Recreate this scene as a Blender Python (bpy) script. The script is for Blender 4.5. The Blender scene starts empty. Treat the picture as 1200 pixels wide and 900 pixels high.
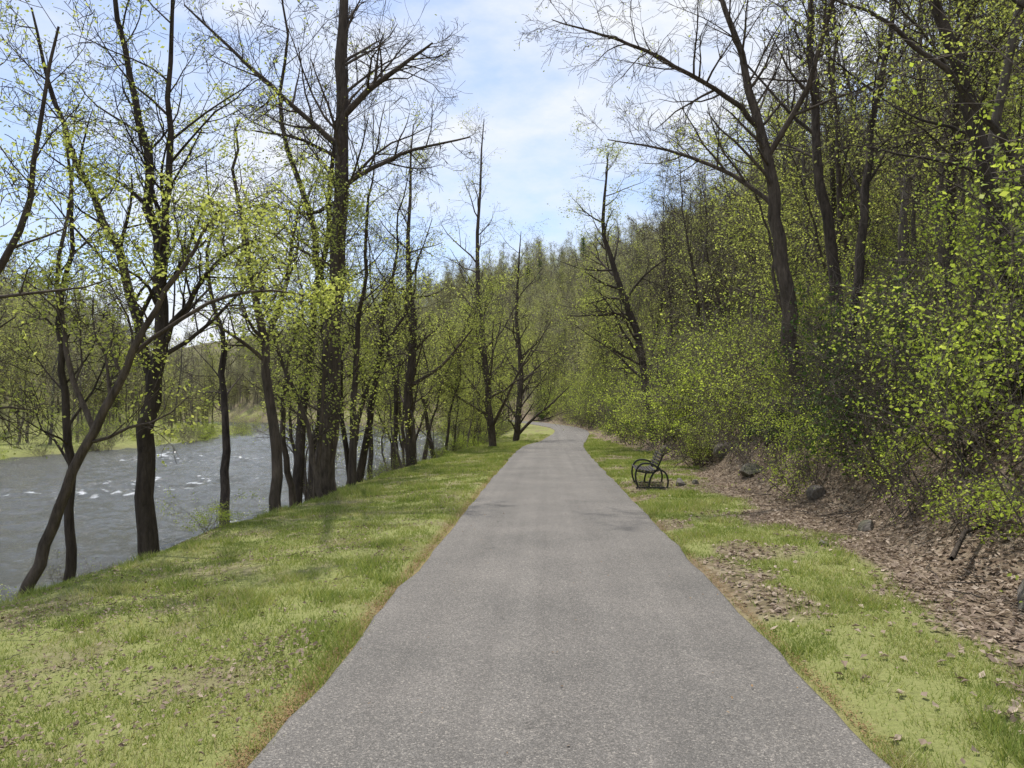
import bpy, math, random
import numpy as np
from mathutils import Vector, Matrix
random.seed(7); RNG=np.random.default_rng(7)
sc=bpy.context.scene
# ---------------------------------------------------------------- helpers
def vnoise(x,y,seed=0):
    x=np.asarray(x,float);y=np.asarray(y,float)
    xi=np.floor(x).astype(np.int64);yi=np.floor(y).astype(np.int64)
    fx=x-xi;fy=y-yi;fx=fx*fx*(3-2*fx);fy=fy*fy*(3-2*fy)
    def h(a,b):
        n=(a*374761393+b*668265263+seed*974711)&0x7fffffff
        n=((n^(n>>13))*1274126177)&0x7fffffff
        return ((n^(n>>16))&0xffff)/65535.0
    return (h(xi,yi)*(1-fx)+h(xi+1,yi)*fx)*(1-fy)+(h(xi,yi+1)*(1-fx)+h(xi+1,yi+1)*fx)*fy
def fbm(x,y,seed=0,o=3):
    v=0;a=.5;t=0
    for i in range(o):
        v=v+a*vnoise(np.asarray(x)*2**i,np.asarray(y)*2**i,seed+i*17);t+=a;a*=.5
    return v/t
def sstep(t):
    t=np.clip(t,0,1);return t*t*(3-2*t)
# ---------------------------------------------------------------- terrain functions
def shift(y):
    y=np.asarray(y,float);t=np.clip(y-62,0,200)
    return -0.0026*t*t-np.clip(y-262,0,1e4)*1.04
_py=np.array([-80,30,38,46,54,62,70,78,88,100,130.]);_pc=np.array([.11,.11,.3,.75,1.4,2.0,2.2,1.7,.2,-2.,-10.])
_yy=np.linspace(-80,130,600);_cc=np.interp(_yy,_py,_pc)
_k=np.hanning(25);_k/=_k.sum();_cs=np.convolve(np.pad(_cc,12,mode='edge'),_k,'valid')
def pcx(y): return np.interp(y,_yy,_cs)
def hp(y):
    return np.interp(y,[-80,34,40,48,60,80,130],[0,0,-.08,-.26,-.12,.1,.5])
def crest(y): return np.interp(y,[-80,8,16,34,60],[-4.9,-4.9,-4.7,-3.9,-3.2])
WL=-1.9
def height(x,y):
    x=np.asarray(x,float);y=np.asarray(y,float)
    u=x-shift(y)
    z=hp(y)*np.exp(-(np.clip(np.abs(u)-6,0,99)/8)**2)
    d=crest(y)-u+(fbm(x*.5,y*.35,3)-.5)*1.1
    z=z-.06*np.clip(-u-1.6,0,3.2)
    z=z-2.9*sstep(d/5.2)
    z=z+(fbm(x*.9,y*.9,9)-.5)*.35*sstep((d)/1.5)*(1-sstep((d-5)/2))
    # far bank
    f=-39-u+(fbm(x*.1,y*.1,5)-.5)*5
    z=z+1.75*sstep(f/5)
    hl=np.clip(-56-u,0,None);raw=.5*hl
    z=z+48*(1-np.exp(-raw/48))
    # right hill
    e=u-4.1+(fbm(x*.45,y*.3,21)-.5)*1.2
    ep=np.clip(e,0,None)
    raw=.68*ep*sstep((ep+.6)/2.2)
    z=z+72*(1-np.exp(-raw/72))
    z=z+(fbm(x*.6,y*.6,33)-.5)*.9*sstep(ep/3)+(fbm(x*.06,y*.06,41)-.5)*9*sstep(ep/25)+(fbm(x*.06,y*.06,43)-.5)*9*sstep(hl/25)
    z=z+(fbm(x*1.4,y*1.4,51)-.5)*.07
    pd=np.abs(x-pcx(y))
    w=1-sstep((pd-1.5)/.35)
    on=(y<125)
    z=np.where(on,z*(1-w)+(hp(y)-.045)*w,z)
    return z
def H(x,y): return float(height(np.array([x]),np.array([y]))[0])
def gmask(x,y):
    u=x-shift(y)
    right=np.interp(y,[0,5,9,14,18,40,70],[2.4,2.6,3.1,3.5,4.0,3.8,3.4])+(fbm(x*.9,y*.6,71)-.5)*2.2
    g=sstep((right-u)/.5+.5)
    c=crest(y)
    g=g*(1-sstep((c-.9-u)/1.2))
    patch=fbm(x*1.1,y*.9,77)
    bare=fbm(x*2.1+9,y*1.7,79)
    g=g*np.where(u>1.5,.14+.86*sstep((patch-.285)/.15),.48+.52*sstep((bare-.34)/.14))
    fb=sstep((-39-u)/2)*(1-sstep((-60-u)/4))
    return np.clip(np.maximum(g,fb),0,1)
# ---------------------------------------------------------------- mesh helper
def mk_mesh(name,V,F,mats,midx=None,smooth=True):
    me=bpy.data.meshes.new(name)
    V=np.asarray(V,np.float32);F=np.asarray(F,np.int32)
    n=F.shape[1]
    me.vertices.add(len(V));me.vertices.foreach_set("co",V.ravel())
    me.loops.add(F.size);me.loops.foreach_set("vertex_index",F.ravel())
    me.polygons.add(len(F));me.polygons.foreach_set("loop_start",np.arange(0,F.size,n,dtype=np.int32))
    for m in mats: me.materials.append(m)
    if midx is not None: me.polygons.foreach_set("material_index",np.asarray(midx,np.int32))
    me.polygons.foreach_set("use_smooth",np.full(len(F),smooth,dtype=bool))
    me.update(calc_edges=True);me.validate()
    return me
def add(name,me,loc=(0,0,0),rot=(0,0,0),scale=(1,1,1),parent=None):
    o=bpy.data.objects.new(name,me);sc.collection.objects.link(o)
    o.location=loc;o.rotation_euler=rot;o.scale=scale
    if parent: o.parent=parent
    return o
# ---------------------------------------------------------------- materials
def newmat(name):
    m=bpy.data.materials.new(name);m.use_nodes=True;nt=m.node_tree;nt.nodes.clear()
    return m,nt,nt.nodes,nt.links
def ramp(N,stops):
    r=N.new('ShaderNodeValToRGB');e=r.color_ramp.elements
    e[0].position=stops[0][0];e[0].color=(*stops[0][1],1);e[1].position=stops[-1][0];e[1].color=(*stops[-1][1],1)
    for p,c in stops[1:-1]:
        q=e.new(p);q.color=(*c,1)
    return r
def noise(N,L,scale,detail=4,vec=None,rough=.55):
    n=N.new('ShaderNodeTexNoise');n.inputs['Scale'].default_value=scale;n.inputs['Detail'].default_value=detail;n.inputs['Roughness'].default_value=rough
    if vec is not None:L.new(vec,n.inputs['Vector'])
    return n
def pos(N): return N.new('ShaderNodeNewGeometry').outputs['Position']
def mixc(N,L,f,a,b,mode='MIX'):
    m=N.new('ShaderNodeMix');m.data_type='RGBA';m.blend_type=mode
    for s,v in ((m.inputs[0],f),(m.inputs[6],a),(m.inputs[7],b)):
        if isinstance(v,(int,float)): s.default_value=v
        elif isinstance(v,tuple): s.default_value=(*v,1)
        else: L.new(v,s)
    return m.outputs[2]
def out(N,L,s):
    o=N.new('ShaderNodeOutputMaterial');L.new(s,o.inputs['Surface'])
def leafmat(name,stops,trans=.5,rough=.6,tint=(1.22,1.2,.9),patch=None):
    m,nt,N,L=newmat(name)
    g=N.new('ShaderNodeNewGeometry');oi=N.new('ShaderNodeObjectInfo')
    r=ramp(N,stops);ma=N.new('ShaderNodeMath');ma.operation='MULTIPLY_ADD';ma.inputs[1].default_value=.65
    mb=N.new('ShaderNodeMath');mb.operation='MULTIPLY';mb.inputs[1].default_value=.35
    L.new(oi.outputs['Random'],mb.inputs[0]);L.new(g.outputs['Random Per Island'],ma.inputs[0]);L.new(mb.outputs[0],ma.inputs[2])
    fac=ma.outputs[0]
    if patch:
        pn=noise(N,L,patch,3,g.outputs['Position']);mr=N.new('ShaderNodeMapRange');mr.inputs[1].default_value=.3;mr.inputs[2].default_value=.7;mr.inputs[3].default_value=-.3;mr.inputs[4].default_value=.3
        L.new(pn.outputs[0],mr.inputs[0]);ad=N.new('ShaderNodeMath');ad.operation='ADD';L.new(fac,ad.inputs[0]);L.new(mr.outputs[0],ad.inputs[1]);fac=ad.outputs[0]
    L.new(fac,r.inputs[0])
    p=N.new('ShaderNodeBsdfPrincipled');p.inputs['Roughness'].default_value=rough;p.inputs['Specular IOR Level'].default_value=.2
    L.new(r.outputs[0],p.inputs['Base Color'])
    t=N.new('ShaderNodeBsdfTranslucent');L.new(mixc(N,L,1.0,r.outputs[0],tint,'MULTIPLY'),t.inputs['Color'])
    mx=N.new('ShaderNodeMixShader');mx.inputs[0].default_value=trans
    L.new(p.outputs[0],mx.inputs[1]);L.new(t.outputs[0],mx.inputs[2]);out(N,L,mx.outputs[0]);return m
M_young=leafmat('young_leaf',[(0,(.26,.30,.07)),(.5,(.41,.47,.12)),(1,(.58,.62,.20))],.55)
M_far=leafmat('spring_canopy_leaf',[(0,(.25,.25,.10)),(.5,(.37,.40,.14)),(1,(.51,.53,.22))],.45)
M_bud=leafmat('distant_spring_leaf',[(0,(.25,.22,.15)),(.5,(.32,.32,.18)),(1,(.44,.48,.22))],.4)
M_dark=leafmat('evergreen_leaf',[(0,(.025,.05,.012)),(.5,(.05,.095,.02)),(1,(.09,.15,.03))],.3,.6)
M_bright=leafmat('bright_shrub_leaf',[(0,(.24,.33,.045)),(.5,(.44,.55,.09)),(1,(.63,.70,.17))],.5)
M_blade=leafmat('grass_blade',[(0,(.14,.19,.045)),(.4,(.235,.305,.07)),(.7,(.36,.395,.12)),(1,(.53,.48,.27))],.3,.7,(1.15,1.13,.88),patch=.9)
M_litter=leafmat('dead_leaf',[(0,(.11,.075,.055)),(.5,(.30,.23,.17)),(1,(.60,.50,.39))],.12,.7,(1,1,1))
M_rust=leafmat('fallen_catkin',[(0,(.17,.10,.05)),(.5,(.30,.19,.09)),(1,(.42,.30,.15))],.1,.7,(1,1,1))
def barkmat(name,a,b,sc_=14):
    m,nt,N,L=newmat(name)
    mp=N.new('ShaderNodeMapping');mp.inputs['Scale'].default_value=(1,1,.22);L.new(pos(N),mp.inputs[0])
    n=noise(N,L,sc_,6,mp.outputs[0],.65);r=ramp(N,[(.3,a),(.7,b)]);L.new(n.outputs[0],r.inputs[0])
    n2=noise(N,L,1.3,2,pos(N));c=mixc(N,L,n2.outputs[0],r.outputs[0],tuple(x*.6 for x in a))
    oi=N.new('ShaderNodeObjectInfo')
    hs=N.new('ShaderNodeHueSaturation');mr=N.new('ShaderNodeMapRange');mr.inputs[3].default_value=.7;mr.inputs[4].default_value=1.4
    L.new(oi.outputs['Random'],mr.inputs[0]);L.new(mr.outputs[0],hs.inputs['Value']);L.new(c,hs.inputs['Color'])
    p=N.new('ShaderNodeBsdfPrincipled');p.inputs['Roughness'].default_value=.9;p.inputs['Specular IOR Level'].default_value=.2
    b_=N.new('ShaderNodeBump');b_.inputs['Strength'].default_value=1;b_.inputs['Distance'].default_value=.05
    L.new(n.outputs[0],b_.inputs['Height']);L.new(b_.outputs[0],p.inputs['Normal']);L.new(hs.outputs[0],p.inputs['Base Color']);out(N,L,p.outputs[0]);return m
M_bark=barkmat('dark_bark',(.045,.036,.029),(.20,.16,.128))
M_barkg=barkmat('grey_bark',(.11,.092,.075),(.33,.285,.24))
# ground
def groundmat():
    m,nt,N,L=newmat('ground_soil_grass_litter')
    P=pos(N);at=N.new('ShaderNodeAttribute');at.attribute_name='mask';sep=N.new('ShaderNodeSeparateColor');L.new(at.outputs['Color'],sep.inputs[0])
    at2=N.new('ShaderNodeAttribute');at2.attribute_name='forest'
    n1=noise(N,L,1.6,5,P);n2=noise(N,L,28,5,P,.7);n3=noise(N,L,.5,3,P)
    g=ramp(N,[(.3,(.13,.15,.05)),(.46,(.20,.23,.07)),(.59,(.275,.275,.115)),(.75,(.33,.28,.175))]);L.new(n2.outputs[0],g.inputs[0])
    g2=mixc(N,L,n1.outputs[0],g.outputs[0],(.245,.262,.095))
    vor=N.new('ShaderNodeTexVoronoi');vor.inputs['Scale'].default_value=14;L.new(P,vor.inputs['Vector'])
    lit=ramp(N,[(0,(.08,.055,.038)),(.35,(.18,.13,.092)),(.7,(.32,.25,.18)),(1,(.42,.35,.27))])
    sc3=N.new('ShaderNodeSeparateColor');L.new(vor.outputs['Color'],sc3.inputs[0])
    L.new(sc3.outputs[0],lit.inputs[0])
    l2=mixc(N,L,n3.outputs[0],lit.outputs[0],(.15,.115,.085))
    ed=ramp(N,[(.3,(.17,.11,.06)),(.7,(.34,.25,.14))]);L.new(n2.outputs[0],ed.inputs[0])
    ma=N.new('ShaderNodeMath');ma.operation='SUBTRACT';L.new(n2.outputs[0],ma.inputs[0]);ma.inputs[1].default_value=.5
    mb=N.new('ShaderNodeMath');mb.operation='MULTIPLY_ADD';mb.inputs[1].default_value=1.0;mb.use_clamp=True;L.new(ma.outputs[0],mb.inputs[0]);L.new(sep.outputs[0],mb.inputs[2])
    l2=mixc(N,L,at2.outputs['Fac'],l2,mixc(N,L,n3.outputs[0],(.10,.10,.05),(.16,.15,.08)))
    c=mixc(N,L,mb.outputs[0],l2,g2);c=mixc(N,L,sep.outputs[1],c,ed.outputs[0])
    c=mixc(N,L,sep.outputs[2],c,(.085,.07,.05))
    p=N.new('ShaderNodeBsdfPrincipled');p.inputs['Roughness'].default_value=.95;p.inputs['Specular IOR Level'].default_value=.1
    b=N.new('ShaderNodeBump');b.inputs['Strength'].default_value=.7;b.inputs['Distance'].default_value=.04;L.new(n2.outputs[0],b.inputs['Height'])
    L.new(b.outputs[0],p.inputs['Normal']);L.new(c,p.inputs['Base Color']);out(N,L,p.outputs[0]);return m
M_ground=groundmat()
def asphalt():
    m,nt,N,L=newmat('worn_asphalt');P=pos(N)
    a=noise(N,L,170,3,P,.8);b=noise(N,L,.9,4,P);v=N.new('ShaderNodeTexVoronoi');v.inputs['Scale'].default_value=110;L.new(P,v.inputs['Vector'])
    r=ramp(N,[(.32,(.082,.078,.072)),(.5,(.160,.151,.141)),(.68,(.32,.305,.28))]);L.new(a.outputs[0],r.inputs[0])
    sv=N.new('ShaderNodeSeparateColor');L.new(v.outputs['Color'],sv.inputs[0])
    r2=ramp(N,[(0,(.62,.62,.62)),(.8,(1,1,1)),(1,(1.6,1.56,1.5))]);L.new(sv.outputs[0],r2.inputs[0])
    c=mixc(N,L,1.0,r.outputs[0],r2.outputs[0],'MULTIPLY')
    r3=ramp(N,[(.3,(.82,.82,.81)),(.7,(1.12,1.10,1.08))]);L.new(b.outputs[0],r3.inputs[0])
    c=mixc(N,L,1.0,c,r3.outputs[0],'MULTIPLY')
    mp=N.new('ShaderNodeMapping');mp.inputs['Scale'].default_value=(3.5,.06,1);L.new(P,mp.inputs[0]);s=noise(N,L,1,3,mp.outputs[0])
    r4=ramp(N,[(.35,(.9,.9,.9)),(.65,(1.07,1.07,1.07))]);L.new(s.outputs[0],r4.inputs[0]);c=mixc(N,L,1.0,c,r4.outputs[0],'MULTIPLY')
    sp=noise(N,L,5,2,P);r5=ramp(N,[(.24,(.72,.72,.72)),(.31,(1,1,1))]);L.new(sp.outputs[0],r5.inputs[0]);c=mixc(N,L,1.0,c,r5.outputs[0],'MULTIPLY')
    p=N.new('ShaderNodeBsdfPrincipled');p.inputs['Roughness'].default_value=.85;p.inputs['Specular IOR Level'].default_value=.3
    bp=N.new('ShaderNodeBump');bp.inputs['Strength'].default_value=.6;bp.inputs['Distance'].default_value=.006;L.new(a.outputs[0],bp.inputs['Height'])
    L.new(bp.outputs[0],p.inputs['Normal']);L.new(c,p.inputs['Base Color']);out(N,L,p.outputs[0]);return m
M_asph=asphalt()
def water():
    m,nt,N,L=newmat('river_water');P=pos(N)
    mp=N.new('ShaderNodeMapping');mp.inputs['Scale'].default_value=(1.0,.6,1);L.new(P,mp.inputs[0])
    a=noise(N,L,5,6,mp.outputs[0],.7)
    fo=N.new('ShaderNodeAttribute');fo.attribute_name='foam'
    p=N.new('ShaderNodeBsdfPrincipled');p.inputs['Roughness'].default_value=.13;p.inputs['IOR'].default_value=1.38
    mu=N.new('ShaderNodeMath');mu.operation='MULTIPLY';L.new(a.outputs[0],mu.inputs[0]);L.new(fo.outputs['Fac'],mu.inputs[1])
    r=ramp(N,[(.2,(0,0,0)),(.46,(.95,.95,.95))]);L.new(mu.outputs[0],r.inputs[0])
    c=mixc(N,L,r.outputs[0],(.08,.083,.07),(.66,.68,.70));L.new(c,p.inputs['Base Color'])
    b=N.new('ShaderNodeBump');b.inputs['Strength'].default_value=1;b.inputs['Distance'].default_value=.15;L.new(a.outputs[0],b.inputs['Height']);L.new(b.outputs[0],p.inputs['Normal'])
    out(N,L,p.outputs[0]);return m
M_water=water()
def rockmat():
    m,nt,N,L=newmat('rock');P=pos(N);a=noise(N,L,4,8,P,.7)
    r=ramp(N,[(.3,(.06,.05,.04)),(.55,(.20,.175,.15)),(.75,(.34,.31,.27))]);L.new(a.outputs[0],r.inputs[0])
    n=noise(N,L,1.5,3,P);rr=ramp(N,[(.5,(0,0,0)),(.65,(1,1,1))]);L.new(n.outputs[0],rr.inputs[0]);c=mixc(N,L,rr.outputs[0],r.outputs[0],(.08,.085,.04))
    p=N.new('ShaderNodeBsdfPrincipled');p.inputs['Roughness'].default_value=.9
    b=N.new('ShaderNodeBump');b.inputs['Distance'].default_value=.08;L.new(a.outputs[0],b.inputs['Height']);L.new(b.outputs[0],p.inputs['Normal'])
    L.new(c,p.inputs['Base Color']);out(N,L,p.outputs[0]);return m
M_rock=rockmat()
def simple(name,col,rough,metal=0):
    m,nt,N,L=newmat(name);p=N.new('ShaderNodeBsdfPrincipled');n=noise(N,L,20,4,pos(N));c=mixc(N,L,n.outputs[0],tuple(x*.7 for x in col),tuple(x*1.3 for x in col))
    L.new(c,p.inputs['Base Color']);p.inputs['Roughness'].default_value=rough;p.inputs['Metallic'].default_value=metal;out(N,L,p.outputs[0]);return m
M_iron=simple('black_painted_metal',(.012,.012,.013),.35);M_slat=simple('dark_brown_slat',(.03,.02,.017),.45)
# ---------------------------------------------------------------- terrain mesh
def axis(lo,hi,flo,fhi,step,gr):
    a=list(np.arange(flo,fhi,step));s=step;v=a[-1]
    while v<hi: s=min(s*gr,9);v+=s;a.append(v)
    s=step;v=a[0];b=[]
    while v>lo: s=min(s*gr,9);v-=s;b.append(v)
    return np.array(b[::-1]+a)
def gridF(r,c):
    I=np.arange(r*c).reshape(r,c);return np.stack([I[:-1,:-1],I[:-1,1:],I[1:,1:],I[1:,:-1]],-1).reshape(-1,4)
xs=axis(-520,420,-9,9,.13,1.06);ys=axis(-90,620,0,26,.2,1.035)
X,Y=np.meshgrid(xs,ys);Z=height(X,Y)
me=mk_mesh('ground',np.stack([X,Y,Z],-1).reshape(-1,3),gridF(len(ys),len(xs)),[M_ground])
ca=me.color_attributes.new('mask','FLOAT_COLOR','POINT')
U=X-shift(Y)
pd=np.abs(X-pcx(Y));edge=(1-sstep((pd-1.5)/.2))*.85*(Y<125)
wet=sstep((crest(Y)-U-1.2)/2)*(1-sstep((-U-38)/3))
C=np.stack([gmask(X,Y),edge*(.4+.6*(X<0)),wet,np.ones_like(X)],-1).astype(np.float32)
ca.data.foreach_set('color',C.ravel())
fa=me.attributes.new('forest','FLOAT','POINT')
fv=np.clip(np.maximum(sstep((U-14)/20)*sstep((Y-25)/40),sstep((U-6)/6)*sstep((Y-55)/20))*.8+sstep((-U-54)/8)*.85,0,.85);fa.data.foreach_set('value',fv.ravel().astype(np.float32))
add('ground',me)
# path
yy=np.arange(-40,124,.25);cx=pcx(yy);tx=np.gradient(cx,yy);nl=np.sqrt(1+tx*tx)
prof=[(-1.0,-.09),(-1.0,0),(-.985,.008),(-.6,.02),(0,.028),(.6,.02),(.985,.008),(1.0,0),(1.0,-.09)]
V=[]
for i,(y,c) in enumerate(zip(yy,cx)):
    wl=1.49+.035*(vnoise(y*1.3,1,5)-.5)*2+.02*(vnoise(y*5,1,6)-.5);wr=1.49+.035*(vnoise(y*1.3,7,5)-.5)*2+.02*(vnoise(y*5,4,6)-.5)
    for a,z in prof:
        w=(wl if a<0 else wr)*a
        V.append((c+w/nl[i],y-w*tx[i]/nl[i],hp(y)+z))
add('paved_path',mk_mesh('paved_path',V,gridF(len(yy),len(prof)),[M_asph]))
# river: a rippled surface
ry=np.concatenate([np.arange(-60,5,3.),np.arange(5,60,.17),np.arange(60,120,.5),np.arange(120,420,4.)])
ru=np.concatenate([np.arange(-46,-36,.5),np.arange(-36,-4.4,.17)])
RU,RY=np.meshgrid(ru,ry);RX=RU+shift(RY)
wv=(fbm(RX*1.3,RY*.9,201,4)-.5)
rif=sstep((fbm(RX*.16,RY*.09,207,3)-.455)/.16)
ch=1-np.abs(2*fbm(RX*.8+RY*.25,RY*.6,211,3)-1)
RZ=WL+wv*(.32+.18*rif)+(.10*(ch-.6))*(.4+.7*rif)
me=mk_mesh('river',np.stack([RX,RY,RZ],-1).reshape(-1,3),gridF(len(ry),len(ru)),[M_water])
fo=me.attributes.new('foam','FLOAT','POINT')
fov=sstep((ch-.81)/.17)*rif*sstep((wv+.09)/.2)*(.45+.55*sstep((fbm(RX*3,RY*2,219)-.4)/.2));fo.data.foreach_set('value',np.clip(fov,0,1).ravel().astype(np.float32))
add('river',me)
# ---------------------------------------------------------------- plant builder
class Plant:
    def __init__(s,seed,minr=.004): s.r=random.Random(seed);s.t={};s.lp=[];s.minr=minr
    def tube(s,pts,rad):
        k=9 if rad[0]>.1 else 6 if rad[0]>.03 else 4 if rad[0]>.012 else 3
        s.t.setdefault((len(pts),k),[]).append((pts,rad))
    def walk(s,p,d,L,r0,r1,n,jit,up):
        R=s.r;pts=[p];rad=[r0];d=Vector(d).normalized();p=Vector(p);st=L/n
        for i in range(n):
            d=(d+Vector((R.gauss(0,jit),R.gauss(0,jit),R.gauss(0,jit)+up))).normalized()
            p=p+d*st;pts.append(tuple(p));rad.append(max(s.minr,r0+(r1-r0)*(i+1)/n))
        return pts,rad
    def leaves(s,p,n,spread):
        R=s.r
        for _ in range(n): s.lp.append((p[0]+R.gauss(0,spread),p[1]+R.gauss(0,spread),p[2]+R.gauss(0,spread)-spread*.4))
    def branch(s,p,d,L,r,lvl,cfg):
        R=s.r;n=(6,5,4,3)[lvl];
        pts,rad=s.walk(p,d,L,r,r*.25,n,cfg['jit'][lvl],cfg['up'][lvl])
        s.tube(pts,rad);s.kids(pts,rad,L,lvl,cfg)
    def kids(s,pts,rad,L,lvl,cfg,t0=.2):
        R=s.r;n=len(pts)-1
        if lvl<cfg['max']:
            nc=cfg['nc'][lvl];nc=max(1,int(nc*R.uniform(.75,1.25)))
            for i in range(nc):
                t=t0+(1-t0)*(i+R.random())/nc;t=min(t,.999);f=t*n;j=int(f);f-=j
                a=Vector(pts[j]);b=Vector(pts[j+1]);q=a.lerp(b,f);dr=(b-a).normalized()
                s.side(q,dr,L*R.uniform(.38,.72)*(1.1-.5*t),max(s.minr,(rad[j]*(1-f)+rad[j+1]*f)*R.uniform(.4,.65)),lvl+1,cfg)
        if lvl>=cfg['max']-1 and cfg['leaf']>0:
            # leaves sit toward the shoot tips, unevenly from spray to spray
            k=R.choice((.1,.4,1,1.5,2))
            for i,q in enumerate(pts[2:]):
                c=cfg['leaf']*k*(1.0+.5*i);c=int(c)+(R.random()<c-int(c))
                s.leaves(q,c,cfg['ls'])
    def side(s,q,dr,L,r,lvl,cfg):
        R=s.r
        ax=dr.orthogonal().normalized();ax.rotate(Matrix.Rotation(R.uniform(0,6.283),3,dr))
        ang=math.radians(R.uniform(*cfg['ang']));d=dr*math.cos(ang)+ax*math.sin(ang)
        s.branch(tuple(q),d,L,r,lvl,cfg)
    def stem(s,pts,rad,cfg,t0=.35,nl=None,LL=3.5,lr=.4):
        R=s.r;P=np.array(pts,float);n=len(P);tt=np.linspace(0,n-1,(n-1)*3+1);Q=[]
        for t in tt:
            i=min(int(t),n-2);f=t-i;p0=P[max(i-1,0)];p1=P[i];p2=P[i+1];p3=P[min(i+2,n-1)]
            Q.append(.5*((2*p1)+(-p0+p2)*f+(2*p0-5*p1+4*p2-p3)*f*f+(-p0+3*p1-3*p2+p3)*f**3))
        Q=np.array(Q);Q[1:-1]+=np.array([[R.gauss(0,.016),R.gauss(0,.016),0] for _ in range(len(Q)-2)])*min(3,1+rad[0]*6)
        rr=np.interp(tt,np.arange(n),rad)
        pts=[tuple(q) for q in Q];rr=[float(v) for v in rr];s.tube(pts,rr)
        m=len(pts)-1
        nl=nl or cfg['nl']
        for i in range(nl):
            t=t0+(1-t0)*(i+R.random())/nl;t=min(t,.999);f=t*m;j=int(f);f-=j
            a=Vector(pts[j]);b=Vector(pts[j+1]);q=a.lerp(b,f)
            s.side(q,(b-a).normalized(),LL*R.uniform(.5,1.15)*(1.15-.7*t),max(s.minr,(rr[j]*(1-f)+rr[j+1]*f)*lr*R.uniform(.7,1.2)),1,cfg)
        return pts
    def mesh(s,name,mats,lsize=.05,asp=.5):
        Vs=[];Fs=[];Ms=[];off=0
        for (n,k),lst in s.t.items():
            P=np.array([a for a,b in lst],float);R=np.array([b for a,b in lst],float);B=len(lst)
            T=np.gradient(P,axis=1);T/=np.linalg.norm(T,axis=2,keepdims=True)+1e-9
            mt=P[:,-1]-P[:,0];mt/=np.linalg.norm(mt,axis=1,keepdims=True)+1e-9
            ref=np.where(np.abs(mt[:,2:3])>.8,np.array([[1.,0,0]]),np.array([[0,0,1.]]))[:,None,:]
            A=np.cross(T,np.broadcast_to(ref,T.shape));A/=np.linalg.norm(A,axis=2,keepdims=True)+1e-9;Bv=np.cross(T,A)
            th=np.arange(k)*2*np.pi/k
            V=P[:,:,None,:]+R[:,:,None,None]*(np.cos(th)[None,None,:,None]*A[:,:,None,:]+np.sin(th)[None,None,:,None]*Bv[:,:,None,:])
            I=np.arange(B*n*k).reshape(B,n,k)+off;J=np.roll(I,-1,axis=2)
            F=np.stack([I[:,:-1],J[:,:-1],J[:,1:],I[:,1:]],-1).reshape(-1,4)
            Vs.append(V.reshape(-1,3));Fs.append(F);Ms.append(np.zeros(len(F)));off+=B*n*k
        if s.lp:
            g=np.random.default_rng(len(s.lp));C=np.array(s.lp);n=len(C)
            a=g.uniform(0,6.283,n);el=g.uniform(-1.1,.5,n);d=np.stack([np.cos(a)*np.cos(el),np.sin(a)*np.cos(el),np.sin(el)],1)
            rv=g.normal(size=(n,3));rv[:,2]*=.5;w=np.cross(d,rv);w/=np.linalg.norm(w,axis=1,keepdims=True)+1e-9;nn=np.cross(d,w)
            S=lsize*g.uniform(.45,1.35,n)[:,None]
            V=np.stack([C,C+d*S*.45+w*S*asp*.5+nn*S*.1,C+d*S,C+d*S*.45-w*S*asp*.5+nn*S*.1],1)
            F=np.arange(n*4).reshape(n,4)+off;Vs.append(V.reshape(-1,3));Fs.append(F);Ms.append(np.ones(n))
        return mk_mesh(name,np.concatenate(Vs),np.concatenate(Fs),mats,np.concatenate(Ms))
def CFG(**k):
    c=dict(max=3,nc=(6,6,5,3),jit=(.08,.14,.18,.22),up=(.03,.05,.04,.0),ang=(30,65),leaf=.0,ls=.06,nl=14);c.update(k);return c
# ---------------------------------------------------------------- hero trees (metres)
def hero(seed,stems,limbs,cfg,ls=.055,mats=None,name='deciduous_tree',asp=.5):
    p=Plant(seed)
    for s_ in stems: p.stem(s_['p'],s_['r'],{**cfg,**s_.get('c',{})},s_.get('t0',.35),s_.get('nl'),s_.get('L',3.),s_.get('lr',.45))
    for l in limbs: p.stem(l['p'],l['r'],{**cfg,**l.get('c',{})},.2,l.get('nl',9),l.get('L',1.6),.5)
    x,y,_=stems[0]['p'][0]
    me=p.mesh(name,mats or [M_bark,M_young],ls,asp)
    co=np.empty(len(me.vertices)*3,np.float32);me.vertices.foreach_get('co',co);co=co.reshape(-1,3);co-=np.array([x,y,0],np.float32);me.vertices.foreach_set('co',co.ravel());me.update()
    add(name,me,(x,y,0))
def col(Y,lst): return [(x,Y+dy,z) for x,z,dy in [(a+(0,))[:3] for a in lst]]
bare=CFG(leaf=.04,nc=(6,7,6,3),jit=(.08,.13,.16,.2))
leafy=CFG(leaf=2.7,ls=.085,nc=(5,6,4,3),up=(.02,.0,-.02,-.03),jit=(.08,.15,.2,.25))
some=CFG(leaf=.8,ls=.075,nc=(6,6,6,3))
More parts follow.
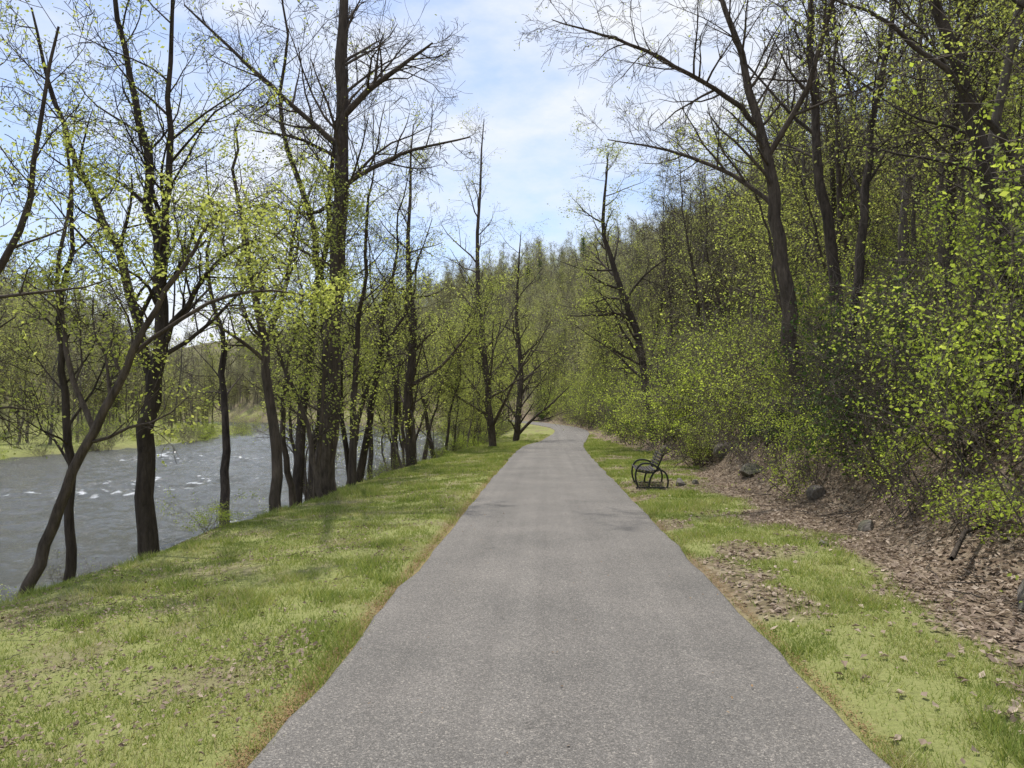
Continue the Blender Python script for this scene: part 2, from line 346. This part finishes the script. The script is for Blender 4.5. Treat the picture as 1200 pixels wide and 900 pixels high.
hero(1,[dict(p=col(17,[(-5.16,-.4),(-5.14,.1),(-5.06,1.9),(-4.96,4.65),(-4.88,7.6),(-4.86,9.94),(-4.82,13),(-4.75,17.5)]),r=[.31,.25,.22,.19,.16,.13,.085,.02],t0=.42,nl=22,L=4.2,lr=.28)],
 [dict(p=col(17,[(-4.86,8.6),(-4.2,9.15,-.2),(-3.4,9.6,-.4),(-2.6,10.05,-.6)]),r=[.085,.07,.05,.02],nl=12,L=2),
  dict(p=col(17,[(-4.88,7.9),(-5.7,8.6,-.2),(-6.9,9.7,-.3),(-8.5,11.2,-.4)]),r=[.08,.06,.05,.02],nl=14,L=2.2),
  dict(p=col(17,[(-4.9,6.9),(-4.0,7.3,-.3),(-3.0,7.6,-.6),(-1.7,7.75,-.9)]),r=[.065,.05,.035,.015],nl=11,L=1.5),
  dict(p=col(17,[(-4.92,6.6),(-5.8,6.4,.3),(-6.8,6.7,.5),(-7.9,6.6,.8)]),r=[.055,.04,.03,.015],nl=11,L=1.6),
  dict(p=col(17,[(-4.88,7.6),(-5.6,7.9,-.5),(-6.6,7.95,-1)]),r=[.045,.035,.015])],bare)
hero(2,[dict(p=col(11.3,[(-6.2,-1.0),(-6.22,-.2),(-6.24,.65),(-6.2,1.82),(-6.03,2.99),(-6.1,4.03),(-6.27,5.33),(-6.53,6.63),(-6.85,7.93),(-7.05,10)]),r=[.18,.15,.135,.125,.105,.085,.07,.052,.04,.02],t0=.38,nl=18,L=2.8,lr=.38)],
 [dict(p=col(11.3,[(-6.2,2.1),(-6.5,3.1,.1),(-6.9,4.3,.2),(-7.57,5.6,.2),(-8.1,6.8,.3),(-8.6,8.4,.4)]),r=[.085,.075,.065,.05,.035,.015],nl=18,L=2.2),
  dict(p=col(11.3,[(-6.05,3.2),(-6.0,4.4,-.1),(-5.94,5.6,-.1),(-5.9,7.15,-.2),(-5.8,9.4,-.2)]),r=[.07,.06,.05,.035,.015],nl=16,L=2.2),
  dict(p=col(11.3,[(-6.1,2.6),(-5.6,3.3,-.2),(-5.0,4.0,-.3),(-4.3,4.3,-.4)]),r=[.05,.04,.03,.012],nl=10,c=dict(leaf=2.4))],some,ls=.055)
hero(3,[dict(p=col(8.6,[(-6.4,-1.1),(-6.17,-.4),(-5.92,.29),(-5.62,.94),(-5.28,1.68),(-4.93,2.37),(-4.53,3.12),(-4.24,3.6),(-3.9,4.1)]),r=[.09,.072,.064,.058,.05,.042,.03,.022,.01],t0=.42,nl=15,L=1.8)],
 [dict(p=col(8.6,[(-4.93,2.37),(-4.2,3.0,.3),(-3.5,3.2,.6),(-2.9,3.1,.9)]),r=[.028,.023,.016,.007],nl=9,L=1),
  dict(p=col(8.6,[(-5.4,1.4),(-5.9,2.4,.2),(-6.1,3.6,.3),(-6.0,5.0,.4)]),r=[.035,.03,.024,.01],nl=10,L=1.3)],leafy,ls=.055)
hero(4,[dict(p=col(9.3,[(-6.2,-1.2),(-6.15,-.35),(-6.15,.4),(-6.2,1.25),(-6.28,2.2),(-6.33,3.07),(-6.2,4.14),(-6.4,5.6)]),r=[.08,.065,.055,.05,.042,.035,.025,.01],nl=14,L=1.7)],[],some,ls=.05)
hero(5,[dict(p=col(14,[(-5.2,-.7),(-5.2,0),(-5.27,1.38),(-5.46,2.83),(-5.67,3.95),(-5.9,4.9),(-6.1,6.4),(-6.0,7.4)]),r=[.14,.11,.095,.08,.065,.047,.03,.015],nl=20,L=2.6)],
 [dict(p=col(14,[(-5.5,2.9),(-5.2,3.9,.2),(-5.1,5.0,.4),(-4.9,6.2,.6)]),r=[.055,.045,.03,.012],nl=13,L=2.0)],leafy,ls=.064)
hero(6,[dict(p=col(15.5,[(-4.7,-.5),(-4.9,.3),(-5.1,1.4),(-5.9,3.4),(-6.3,5)]),r=[.075,.062,.05,.035,.015],nl=12,L=1.8)],[],leafy,ls=.064)
hero(7,[dict(p=col(15.6,[(-4.95,-.5),(-4.93,.2),(-4.8,2.2),(-4.62,4),(-4.5,6)]),r=[.055,.05,.04,.03,.012],nl=12,L=1.6)],[],leafy,ls=.064)
hero(8,[dict(p=col(26,[(-4.9,-.6),(-4.86,.2),(-4.9,2.5),(-4.8,5),(-5,8),(-4.8,12)]),r=[.24,.2,.16,.13,.07,.02],nl=22,L=3.4,t0=.25)],[],CFG(leaf=1.2,ls=.14,nc=(6,6,6,3)),ls=.078)
hero(9,[dict(p=col(38,[(-2.9,-.3),(-2.9,.3),(-3.1,3),(-3.4,6),(-3.6,11),(-3.3,17)]),r=[.24,.2,.17,.14,.09,.02],nl=28,L=5,t0=.22)],[],CFG(leaf=.6,ls=.16,nc=(6,6,6,3)),ls=.085)
hero(10,[dict(p=col(50,[(-2.1,-.3),(-2.1,.3),(-1.8,4),(-2.1,8),(-1.8,14)]),r=[.26,.22,.18,.12,.02],nl=28,L=5,t0=.2)],[],CFG(leaf=1.1,ls=.18,nc=(6,6,6,3)),ls=.095)
hero(11,[dict(p=col(7.2,[(-7.4,-1.8),(-7.0,-.5),(-6.7,1.2),(-6.1,2.4),(-5.5,3.2),(-5.2,4.2),(-5.0,5.6)]),r=[.085,.075,.06,.048,.036,.025,.012],nl=15,L=1.9)],[],CFG(leaf=1.2,ls=.08,nc=(5,5,4,3)),ls=.05)
# right hillside
hero(20,[dict(p=col(18,[(6.2,.6),(6.1,1.2),(5.9,3.4),(5.62,5.25),(5.47,6.9),(5.05,9),(4.7,10.4),(4.2,12.1),(3.7,14.4)]),r=[.25,.215,.19,.165,.145,.105,.08,.055,.02],t0=.5,nl=20,L=3.6,lr=.35)],
 [dict(p=col(18,[(5.1,8.6),(4.3,9.2,-.4),(3.3,9.5,-.9),(2.25,9.9,-1.3),(1.2,10.1,-1.7),(.1,10.3,-2)]),r=[.075,.06,.048,.04,.028,.01],nl=20,L=2.6,c=dict(up=(0,-.01,-.04,-.04))),
  dict(p=col(18,[(5.5,6.6),(4.6,7.6,.5),(3.1,8.4,1),(1.6,8.9,1.5)]),r=[.07,.055,.035,.012],nl=15,L=2.4),
  dict(p=col(18,[(5.3,7.8),(6.1,9.3,-.6),(6.5,11,-1.2),(7,13,-1.6)]),r=[.08,.065,.05,.02],nl=14,L=2.4)],CFG(leaf=.12,ls=.08,nc=(6,7,6,3)),ls=.055)
hero(21,[dict(p=col(12,[(7.6,1.2),(7.5,2.0),(7.24,4.04),(6.75,6.5),(6.2,8.3),(5.8,10.4)]),r=[.18,.155,.135,.11,.08,.03],t0=.4,nl=16,L=2.8,lr=.3)],[],CFG(leaf=1.0,ls=.1),ls=.058)
hero(22,[dict(p=col(35,[(5,.2),(4.8,1.2),(4.2,5.4),(3.2,8.3),(2.6,10.7),(2.9,14)]),r=[.24,.2,.17,.13,.09,.02],nl=24,L=4.2,t0=.25)],[],CFG(leaf=2.2,ls=.15,nc=(6,6,6,3)),ls=.088)
hero(23,[dict(p=col(14,[(10.6,3),(10.5,4),(10.0,7),(9.2,10),(8.6,13)]),r=[.19,.16,.14,.1,.03],nl=18,L=3,lr=.3)],[],CFG(leaf=1.3,ls=.12),ls=.06)
hero(24,[dict(p=col(9.5,[(6.9,1.0),(6.8,1.8),(6.3,4.0),(5.4,5.6),(4.4,6.6),(3.6,7.0)]),r=[.08,.07,.055,.04,.025,.01],t0=.45,nl=15,L=1.8,lr=.4)],[],CFG(leaf=1.8,ls=.09,nc=(5,6,4,3)),ls=.047)
# ---------------------------------------------------------------- library trees
def libtree(seed,h,leaf,ls,mats,minr=.009,lean=.5,low=.3,nl=24,L=3.2,r=.14,nc=(6,6,5,3),lsp=.18,mx=3,name=None):
    p=Plant(seed,minr);R=random.Random(seed)
    a=R.uniform(0,6.28);pts=[(0,0,-.8)];x=y=0
    for i in range(1,8):
        x+=math.cos(a)*lean*R.uniform(-.1,.5)+R.gauss(0,.18);y+=math.sin(a)*lean*R.uniform(-.1,.5)+R.gauss(0,.18);pts.append((x,y,h*i/7))
    rad=[r*1.25]+[max(.015,r*(1-i/7.3)) for i in range(1,8)]
    p.stem(pts,rad,CFG(leaf=leaf,ls=lsp,nc=nc,jit=(.08,.12,.16,.2),up=(.03,.06,.04,0),max=mx),low,nl,L,.36)
    return p.mesh('tree_form_%d'%seed,mats,ls,.6)
A=[libtree(100,17,.2,.078,[M_barkg,M_far]),libtree(101,15,.6,.082,[M_barkg,M_far]),libtree(102,19,.25,.078,[M_bark,M_far],r=.18),
   libtree(103,13,1.2,.078,[M_barkg,M_young],r=.10,low=.25),libtree(104,16,.7,.082,[M_bark,M_far],lean=1.0),libtree(105,18,.0,.1,[M_barkg,M_far],r=.13,low=.45)]
Bk=[libtree(110,9,1.7,.078,[M_bark,M_young],.006,lean=1.3,low=.28,r=.085,L=2.6),libtree(111,11,.8,.078,[M_bark,M_young],.006,lean=.9,low=.3,r=.11,L=2.8),
    libtree(112,7,2.1,.073,[M_bark,M_young],.006,lean=1.2,low=.22,r=.05,L=2.1),libtree(113,14,.2,.078,[M_bark,M_young],.006,lean=.6,low=.35,r=.16,L=3.0),
    libtree(114,10,1.2,.078,[M_barkg,M_young],.006,lean=2.0,low=.3,r=.07,L=2.4)]
FR=[libtree(130,14,3.2,.17,[M_barkg,M_bud],.02,lean=.5,low=.2,nl=20,L=3.6,r=.15,nc=(6,7,3,3),lsp=.45,mx=2),
    libtree(131,16,1.8,.17,[M_barkg,M_bud],.02,lean=.6,low=.25,nl=22,L=3.6,r=.16,nc=(6,8,3,3),lsp=.45,mx=2),
    libtree(132,12,5,.17,[M_barkg,M_far],.02,lean=.5,low=.12,nl=20,L=3.4,r=.13,nc=(6,6,3,3),lsp=.5,mx=2),
    libtree(133,17,.8,.17,[M_barkg,M_bud],.022,lean=.5,low=.3,nl=24,L=3.4,r=.16,nc=(6,8,3,3),lsp=.4,mx=2)]
def conifer():
    p=Plant(120,.01);p.tube([(0,0,-1),(0,0,5),(0,0,10),(0,0,16)],[.22,.17,.1,.02])
    R=p.r
    for i in range(110):
        z=3+12.8*(i/110);L=(16.3-z)*.24*R.uniform(.6,1.1)+.2;a=R.uniform(0,6.28)
        pts,rad=p.walk((0,0,z),(math.cos(a),math.sin(a),.1),L,.03,.01,4,.05,-.03);p.tube(pts,rad)
        for q in pts[1:]: p.leaves(q,14,.2)
    return p.mesh('conifer_form',[M_bark,M_dark],.22,.35)
CON=conifer()
# ---------------------------------------------------------------- shrubs
def shrub(seed,h,nst,leaf,ls,mats,spread=.5,lsp=.07,up=(0,-.01,-.01,0)):
    p=Plant(seed,.003);R=p.r
    for i in range(nst):
        a=R.uniform(0,6.28);d=(math.cos(a)*spread,math.sin(a)*spread,1)
        p.branch((R.gauss(0,.2),R.gauss(0,.2),-.1),d,h*R.uniform(.5,1.1),.012,1,CFG(leaf=leaf,ls=lsp,nc=(6,7,5,3),up=up,jit=(.1,.16,.22,.25)))
    return p.mesh('shrub_form_%d'%seed,mats,ls,.6)
SB=[shrub(200,2.3,11,2.0,.05,[M_barkg,M_bright],lsp=.06),shrub(201,1.5,10,2.3,.046,[M_barkg,M_bright],.8,lsp=.06),shrub(202,3.0,10,1.6,.052,[M_barkg,M_bright],.5,lsp=.065)]
SD=[shrub(210,1.7,12,1.2,.075,[M_bark,M_dark],.7),shrub(211,1.1,10,1.3,.07,[M_bark,M_dark],.9)]
ST=[shrub(220,2.2,14,.22,.046,[M_barkg,M_bright],.7),shrub(221,1.4,12,.5,.046,[M_barkg,M_young],.9),shrub(222,2.8,12,.14,.046,[M_barkg,M_young],.55)]
def vis(x,y,m=3): return y>1 and abs(x+.048*y)<.72*y+m
R0=random.Random(5)
def put(name,me,x,y,s,parent=None,dz=0,tilt=.05):
    return add(name,me,(x,y,H(x,y)+dz),(R0.gauss(0,tilt),R0.gauss(0,tilt),R0.uniform(0,6.28)),(s,s,s*R0.uniform(.85,1.15)),parent)
nearS=[(4.9,6.8,0,.95),(5.5,7.3,2,1.),(4.7,8.6,1,.8),(5.2,9.3,0,1.),(6.2,8.6,2,1.1),(6.0,10.6,0,1.1),(6.8,12,2,1.1),(5.6,6.2,1,.9),(7.2,10,0,1.2),(4.8,13.5,0,.7),(6.4,6.9,0,1.2),(7.0,8.4,0,1.2),(8,11.5,2,1.1),(5.6,15.2,1,1.),(6.0,18.5,0,1.1),(8.2,9.6,0,1.3),(5.3,11.6,1,.9)]
for x,y,i,s in nearS: put('green_shrub',SB[i],x,y,s)
for x,y,i,s in [(5.3,12.6,0,.9),(5.9,14,1,1.1),(5.4,17,1,.9),(6.9,15.8,0,1.2),(6.9,10.8,1,1.),(5.6,19.5,0,.9),(6.5,11.3,1,1.1),(7.6,14.2,0,1.2)]: put('rhododendron_shrub',SD[i],x,y,s)
for i in range(40):
    y=R0.uniform(5.5,26);x=R0.uniform(4.6,8)
    put('bare_twig_shrub',ST[i%3],x,y,R0.uniform(.55,1.15))
und=bpy.data.objects.new('woodland_understory',None);sc.collection.objects.link(und)
n=0
while n<660:
    y=6+R0.random()**1.6*110;u=4.5+R0.random()**1.4*32;x=u+float(shift(y))
    if not vis(x,y) or (y<20 and u<7): continue
    if 15<y<21 and u<4.9: continue
    q=R0.random();me=R0.choice(SB if q<.45 else ST if q<.93 else SD)
    put('understory_bush',me,x,y,R0.uniform(.5,1.35)*(1+y*.006),und);n+=1
bk=bpy.data.objects.new('riverbank_brush',None);sc.collection.objects.link(bk)
n=0
while n<120:
    y=8+R0.random()**.8*75;x=float(crest(y))+float(shift(y))-R0.uniform(.5,3.5)
    if not vis(x,y): continue
    put('brush',R0.choice(ST[:2]+SB[1:2]),x,y,R0.uniform(.25,.55)*(1+y*.014),bk);n+=1
# ---------------------------------------------------------------- trees placed
pts=[]
def ok(x,y,d):
    for a,b in pts:
        if (a-x)**2+(b-y)**2<d*d: return False
    pts.append((x,y));return True
n=0
while n<72:
    y=18+R0.random()**1.1*80
    if fbm(y*.35,3,91)<.36: continue
    x=float(crest(y))+float(shift(y))-R0.uniform(.3,1)*R0.choice((1,2.5,5))
    if ok(x,y,.5): put('riverbank_tree',R0.choice(Bk),x,y,R0.uniform(.55,1.25),dz=-.1,tilt=.12);n+=1
for i in range(60):
    y=R0.uniform(58,112)
    if i%3: u=R0.uniform(4.6,13)
    else: u=-R0.uniform(4.5,9)
    x=u+float(shift(y))
    if abs(x-float(pcx(y)))<3: continue
    put('understory_bush',R0.choice(SB),x,y,R0.uniform(1.1,2.0),und)
for i in range(34):
    y=R0.uniform(60,125)
    u=R0.uniform(5,14) if i%3 else -R0.uniform(4,9)
    x=u+float(shift(y))
    if abs(x-float(pcx(y)))<3: continue
    put('hillside_tree',R0.choice([Bk[0],Bk[2],A[3],A[1],Bk[1]]),x,y,R0.uniform(.8,1.2),dz=-.2,tilt=.07)
n=0
while n<66:
    y=15+R0.random()**1.2*60;u=6.2+R0.random()**1.2*18;x=u+float(shift(y))
    if vis(x,y) and ok(x,y,1.3): put('hillside_tree',R0.choice(A+Bk[:2]),x,y,R0.uniform(.6,1.),dz=-.2,tilt=.08);n+=1
wood=bpy.data.objects.new('distant_woodland',None);sc.collection.objects.link(wood)
n=0
while n<350:
    y=16+R0.random()**.9*77;u=9+R0.random()**1.25*60;x=u+float(shift(y))
    if vis(x,y,6) and ok(x,y,1.5): put('woodland_tree',R0.choice(A+FR[3:]),x,y,R0.uniform(.7,1.05),wood,dz=-.4,tilt=.05);n+=1
pts=[]
n=0
while n<2000:
    y=78+R0.random()*270;u=6+R0.random()**1.1*150;x=u+float(shift(y))
    if vis(x,y,6) and H(x,y)>-1 : put('woodland_tree',R0.choice(FR),x,y,R0.uniform(.7,1.15),wood,dz=-.8,tilt=.05);n+=1
n=0
while n<1150:
    y=2+R0.random()*290;u=-46-R0.random()**1.2*120;x=u+float(shift(y))
    if u>-56 and R0.random()<.75: continue
    if vis(x,y,8): put('woodland_tree',R0.choice(FR),x,y,R0.uniform(.7,1.1),wood,dz=-.8,tilt=.05);n+=1
for i in range(24):
    y=R0.uniform(130,280);u=R0.uniform(60,140) if i%2 else -R0.uniform(56,120);x=u+float(shift(y))
    if vis(x,y,6): put('pine_tree',CON,x,y,R0.uniform(.7,1.1),wood)
fb=0
while fb<60:
    y=20+R0.random()*120;x=-39.5-R0.random()*5+float(shift(y))
    put('far_bank_bush',R0.choice(SB+ST),x,y,R0.uniform(.8,1.8),bk);fb+=1
# ---------------------------------------------------------------- grass
def blades(n,seed,lo,hi,side):
    g=np.random.default_rng(seed)
    y=1.6*np.exp(g.random(n)*math.log(60/1.6))
    y=np.where(g.random(n)<.3,g.uniform(2,40,n),y)
    pe=pcx(y)+side*1.5
    a=lo(y);b=hi(y)
    x=a+(b-a)*g.random(n)
    gm=gmask(x,y)*(.18+1.1*sstep((fbm(x*2.6,y*2.6,88)-.31)/.35))
    keep=(g.random(n)<gm)&((x-pe)*side>.0)
    x=x[keep];y=y[keep];n=len(x);z=height(x,y)
    cl=fbm(x*1.5,y*1.5,91);tall=sstep((cl-.56)/.12)
    h=(.012+.03*g.random(n)+.09*tall*g.random(n))*(1+np.clip(y-8,0,30)*.012)
    w=.0020+.0005*y.clip(0,22)*.9
    an=g.uniform(0,6.283,n);la=g.uniform(0,6.283,n);le=h*g.uniform(.3,1.2,n)
    c,s=np.cos(an)*w,np.sin(an)*w
    V=np.stack([np.stack([x-c,y-s,z-.01],1),np.stack([x+c,y+s,z-.01],1),np.stack([x+np.cos(la)*le,y+np.sin(la)*le,z+h],1)],1).reshape(-1,3)
    return V
V1=blades(440000,1,lambda y:crest(y)+shift(y)-1.3,lambda y:pcx(y)-1.49,-1)
V2=blades(300000,2,lambda y:pcx(y)+1.49,lambda y:shift(y)+4.4,1)
V=np.concatenate([V1,V2]);add('grass',mk_mesh('grass',V,np.arange(len(V)).reshape(-1,3),[M_blade],smooth=False))
# ---------------------------------------------------------------- litter
def flakes(x,y,size,seed,mat,name,lift=.012,parent=None,asp=.6):
    g=np.random.default_rng(seed);n=len(x);z=height(x,y)+lift+g.random(n)*.015
    pd_=np.abs(x-pcx(y));z=np.where(pd_<1.5,hp(y)+.034,z)
    C=np.stack([x,y,z],1);a=g.uniform(0,6.283,n);t=g.normal(0,.3,n)
    d=np.stack([np.cos(a),np.sin(a),t],1);w=np.stack([-np.sin(a),np.cos(a),g.normal(0,.35,n)],1);S=(size*g.uniform(.4,1.3,n))[:,None]
    up=np.array([0,0,1.])*g.uniform(.0,.3,n)[:,None]
    V=np.stack([C-d*S*.5,C+w*S*asp*.5+up*S,C+d*S*.5,C-w*S*asp*.5+up*S],1).reshape(-1,3)
    V[:,2]=np.maximum(V[:,2],np.repeat(z,4)-.01)
    return add(name,mk_mesh(name,V,np.arange(n*4).reshape(n,4),[mat],smooth=False))
g=np.random.default_rng(9)
n=110000;y=1.8*np.exp(g.random(n)*math.log(35/1.8));x=1.7+g.random(n)**.8*9
k=(g.random(n)<(1-gmask(x,y))*.9+.05)&(np.abs(x)<.75*y+2);x=x[k];y=y[k]
flakes(x,y,.06,11,M_litter,'leaf_litter')
n=27000;y=2*np.exp(g.random(n)*math.log(30/2));x=-5.4+g.random(n)*3.8;k=g.random(n)<sstep((fbm(x*1.1,y*1.1,14)-.35)/.4);x=x[k];y=y[k]
flakes(x,y,.035,12,M_litter,'scattered_dead_leaves',.015)
n=15000;y=1.9*np.exp(g.random(n)*math.log(40/1.9));sd=g.random(n)<.72;off=np.abs(g.normal(0,.07,n))
x=np.where(sd,pcx(y)-1.53-off,pcx(y)+1.53+off*.6)
flakes(x,y,.02,13,M_rust,'path_edge_debris',.010,asp=.35)
n=220;y=g.uniform(2,26,n);x=pcx(y)+g.uniform(-1.4,1.4,n);flakes(x,y,.02,15,M_rust,'path_debris')
# fallen sticks
p=Plant(77,.003)
for i in range(170):
    if i%5==0: x=R0.uniform(-4.8,-1.7);y=R0.uniform(2.5,12);L=R0.uniform(.08,.3);r=.003
    else: y=R0.uniform(3,17);x=R0.uniform(3.4 if y<8 else 4.1,6.5);L=R0.uniform(.15,.9);r=R0.uniform(.003,.01)
    a=R0.uniform(0,6.28);q=[(x+math.cos(a)*L*t+R0.gauss(0,.03)*L,y+math.sin(a)*L*t+R0.gauss(0,.06)*L) for t in (0,.25,.5,.75,1)]
    p.tube([(u,v,H(u,v)+.03+R0.random()*.03) for u,v in q],[r,r*.9,r*.8,r*.7,r*.5])
add('fallen_sticks',p.mesh('fallen_sticks',[M_barkg,M_litter]))
for pts_,r in (([(5.0,17.3,.9),(5.6,16.6,1.7),(6.3,15.8,2.6),(7.1,15,3.4)],.06),([(4.0,7.6,.2),(4.4,8.1,.38),(4.9,8.5,.45),(5.4,8.9,.7)],.03)):
    p=Plant(78,.01);p.tube(pts_,[r,r*.9,r*.8,r*.5][:len(pts_)]);add('fallen_log',p.mesh('fallen_log',[M_bark]))
# ---------------------------------------------------------------- rocks
def rock(x,y,s,seed,sz=.7,dz=0):
    import bmesh
    bm=bmesh.new();bmesh.ops.create_icosphere(bm,subdivisions=4,radius=1)
    rr=random.Random(seed);pl=[(Vector((rr.gauss(0,1),rr.gauss(0,1),rr.gauss(0,1))).normalized(),rr.uniform(.55,.85)) for _ in range(11)]
    from mathutils import noise as mn
    for v in bm.verts:
        c=v.co.copy()
        for nn,dd in pl:
            t=c.dot(nn)
            if t>dd: c-=nn*(t-dd)
        c+=c.normalized()*.06*mn.noise(c*3+Vector((seed,0,0)))
        v.co=Vector((c.x*s,c.y*s*.85,c.z*s*sz))
    me=bpy.data.meshes.new('boulder');bm.to_mesh(me);bm.free();me.materials.append(M_rock)
    add('boulder',me,(x,y,H(x,y)+dz),(0,0,rr.uniform(0,6)))
for i,(x,y,s,dz) in enumerate([(4.15,6.4,.3,.1),(4.75,17.6,.3,.08),(5.5,17,.35,.1),(2.98,16.9,.17,.05),(3.4,17.3,.11,.04),(3.4,9.4,.09,.01),(4.4,10.5,.16,.02),(4.7,13.2,.22,.03),(7.6,11.2,1.0,.3),(8.6,12.3,1.2,.3),(7.2,14.5,.8,.2),(9.6,14.2,1.4,.4),(5.1,21.5,.4,.05),(6.2,24,.7,.2),(4.3,27,.3,.05),(3.9,5.2,.12,.02)]):
    rock(x,y,s,i+3,.75,dz)
# ---------------------------------------------------------------- bench (faces the path, -x)
bench=bpy.data.objects.new('park_bench',None);sc.collection.objects.link(bench)
bx,by=2.24,16.8;bench.location=(bx,by,H(bx,by)-.01);bench.rotation_euler=(0,0,math.radians(-3));bench.scale=(.86,.85,.86)
def bar(name,pts2,y,t=.022,d=.03,mat=M_iron):
    n=len(pts2);P=np.array(pts2,float);tt=np.linspace(0,n-1,(n-1)*6+1);Q=[]
    for q in tt:
        i=min(int(q),n-2);f=q-i;p0=P[max(i-1,0)];p1=P[i];p2=P[i+1];p3=P[min(i+2,n-1)]
        Q.append(.5*((2*p1)+(-p0+p2)*f+(2*p0-5*p1+4*p2-p3)*f*f+(-p0+3*p1-3*p2+p3)*f**3))
    Q=np.array(Q);T=np.gradient(Q,axis=0);T/=np.linalg.norm(T,axis=1,keepdims=True);Nn=np.stack([-T[:,1],T[:,0]],1)
    V=[]
    for a,nn in zip(Q,Nn):
        for sx,sy in ((-1,-1),(1,-1),(1,1),(-1,1)): V.append((a[0]+nn[0]*t*sx,y+d*sy,a[1]+nn[1]*t*sx))
    I=np.arange(len(Q)*4).reshape(-1,4);J=np.roll(I,-1,axis=1)
    F=np.stack([I[:-1],J[:-1],J[1:],I[1:]],-1).reshape(-1,4);F=np.concatenate([F,[I[0][::-1]],[I[-1]]])
    o=add(name,mk_mesh(name,V,F,[mat],smooth=False),parent=bench);b=o.modifiers.new('b','BEVEL');b.width=.006;return o
for i,y in enumerate((-.75,.75)):
    bar('arm_loop_%d'%(i+1),[(-.30,.02),(-.36,.22),(-.34,.45),(-.22,.60),(-.02,.62),(.14,.56),(.2,.46)],y)
    bar('rear_leg_%d'%(i+1),[(.42,.02),(.44,.2),(.38,.38),(.24,.46),(.10,.40),(.0,.22),(-.04,.02)],y)
    bar('seat_rail_%d'%(i+1),[(-.36,.44),(-.2,.41),(0,.39),(.13,.42),(.2,.55),(.27,.72),(.33,.86)],y,.02)
    bar('foot_%d'%(i+1),[(-.36,.015),(-.1,.02),(.2,.02),(.48,.015)],y,.014,.035)
def slat(name,x,z,ang):
    c,s=math.cos(ang),math.sin(ang);V=[]
    for yv in (-.82,.82):
        for a,b in ((-.028,-.013),(.028,-.013),(.028,.013),(-.028,.013)): V.append((x+a*c-b*s,yv,z+a*s+b*c))
    F=[(0,1,2,3),(7,6,5,4),(0,4,5,1),(1,5,6,2),(2,6,7,3),(3,7,4,0)]
    o=add(name,mk_mesh(name,V,F,[M_slat],smooth=False),parent=bench);b=o.modifiers.new('b','BEVEL');b.width=.006
for i,(x,z,a) in enumerate([(-.34,.475,-.2),(-.265,.462,-.15),(-.19,.45,-.1),(-.115,.44,-.08),(-.04,.432,0),(.035,.437,.12),(.1,.455,.4)]): slat('seat_slat_%d'%(i+1),x,z,a)
for i,(x,z) in enumerate([(.165,.54),(.195,.615),(.225,.69),(.255,.765),(.29,.84)]): slat('back_slat_%d'%(i+1),x-.02,z,1.2)
# ---------------------------------------------------------------- light, sky, camera
EL,AZ=math.radians(66),math.radians(-14)
sv=Vector((math.sin(AZ)*math.cos(EL),math.cos(AZ)*math.cos(EL),math.sin(EL)))
ld=bpy.data.lights.new('sun','SUN');ld.energy=4.7;ld.angle=math.radians(.6);ld.color=(1,.95,.87)
lo=bpy.data.objects.new('sun',ld);sc.collection.objects.link(lo);lo.rotation_euler=(-sv).to_track_quat('-Z','Y').to_euler();lo.location=(0,0,50)
w=bpy.data.worlds.new('World');sc.world=w;w.use_nodes=True;N=w.node_tree.nodes;L=w.node_tree.links;N.clear()
sky=N.new('ShaderNodeTexSky');sky.sky_type='NISHITA';sky.sun_disc=False;sky.sun_elevation=EL;sky.sun_rotation=AZ;sky.dust_density=.8;sky.air_density=1.0
tc=N.new('ShaderNodeTexCoord');mp=N.new('ShaderNodeMapping');mp.inputs['Scale'].default_value=(1,1.2,2.4);mp.inputs['Rotation'].default_value=(.3,.5,.4);mp.inputs['Location'].default_value=(.35,.1,.2);L.new(tc.outputs['Generated'],mp.inputs[0])
cn=noise(N,L,3.4,9,mp.outputs[0],.6);cr=ramp(N,[(.38,(.2,.2,.2)),(.53,(.65,.65,.65)),(.64,(1,1,1))]);L.new(cn.outputs[0],cr.inputs[0])
cc=mixc(N,L,cr.outputs[0],mixc(N,L,1.0,sky.outputs[0],(1.18,1.2,1.28),'MULTIPLY'),(6.4,6.6,7.0))
bg=N.new('ShaderNodeBackground');bg.inputs[1].default_value=.15;L.new(cc,bg.inputs[0]);wo=N.new('ShaderNodeOutputWorld');L.new(bg.outputs[0],wo.inputs[0])
cd=bpy.data.cameras.new('camera');cd.lens=26;cd.sensor_width=36;cd.clip_end=2000;cd.clip_start=.05
co=bpy.data.objects.new('camera',cd);sc.collection.objects.link(co);co.location=(0,0,1.65);co.rotation_euler=(math.radians(92.2),0,math.radians(2.77));sc.camera=co
sc.view_settings.view_transform='Standard';sc.view_settings.look='None';sc.view_settings.exposure=0
print('objects',len(bpy.data.objects),'grass',len(V)//3)
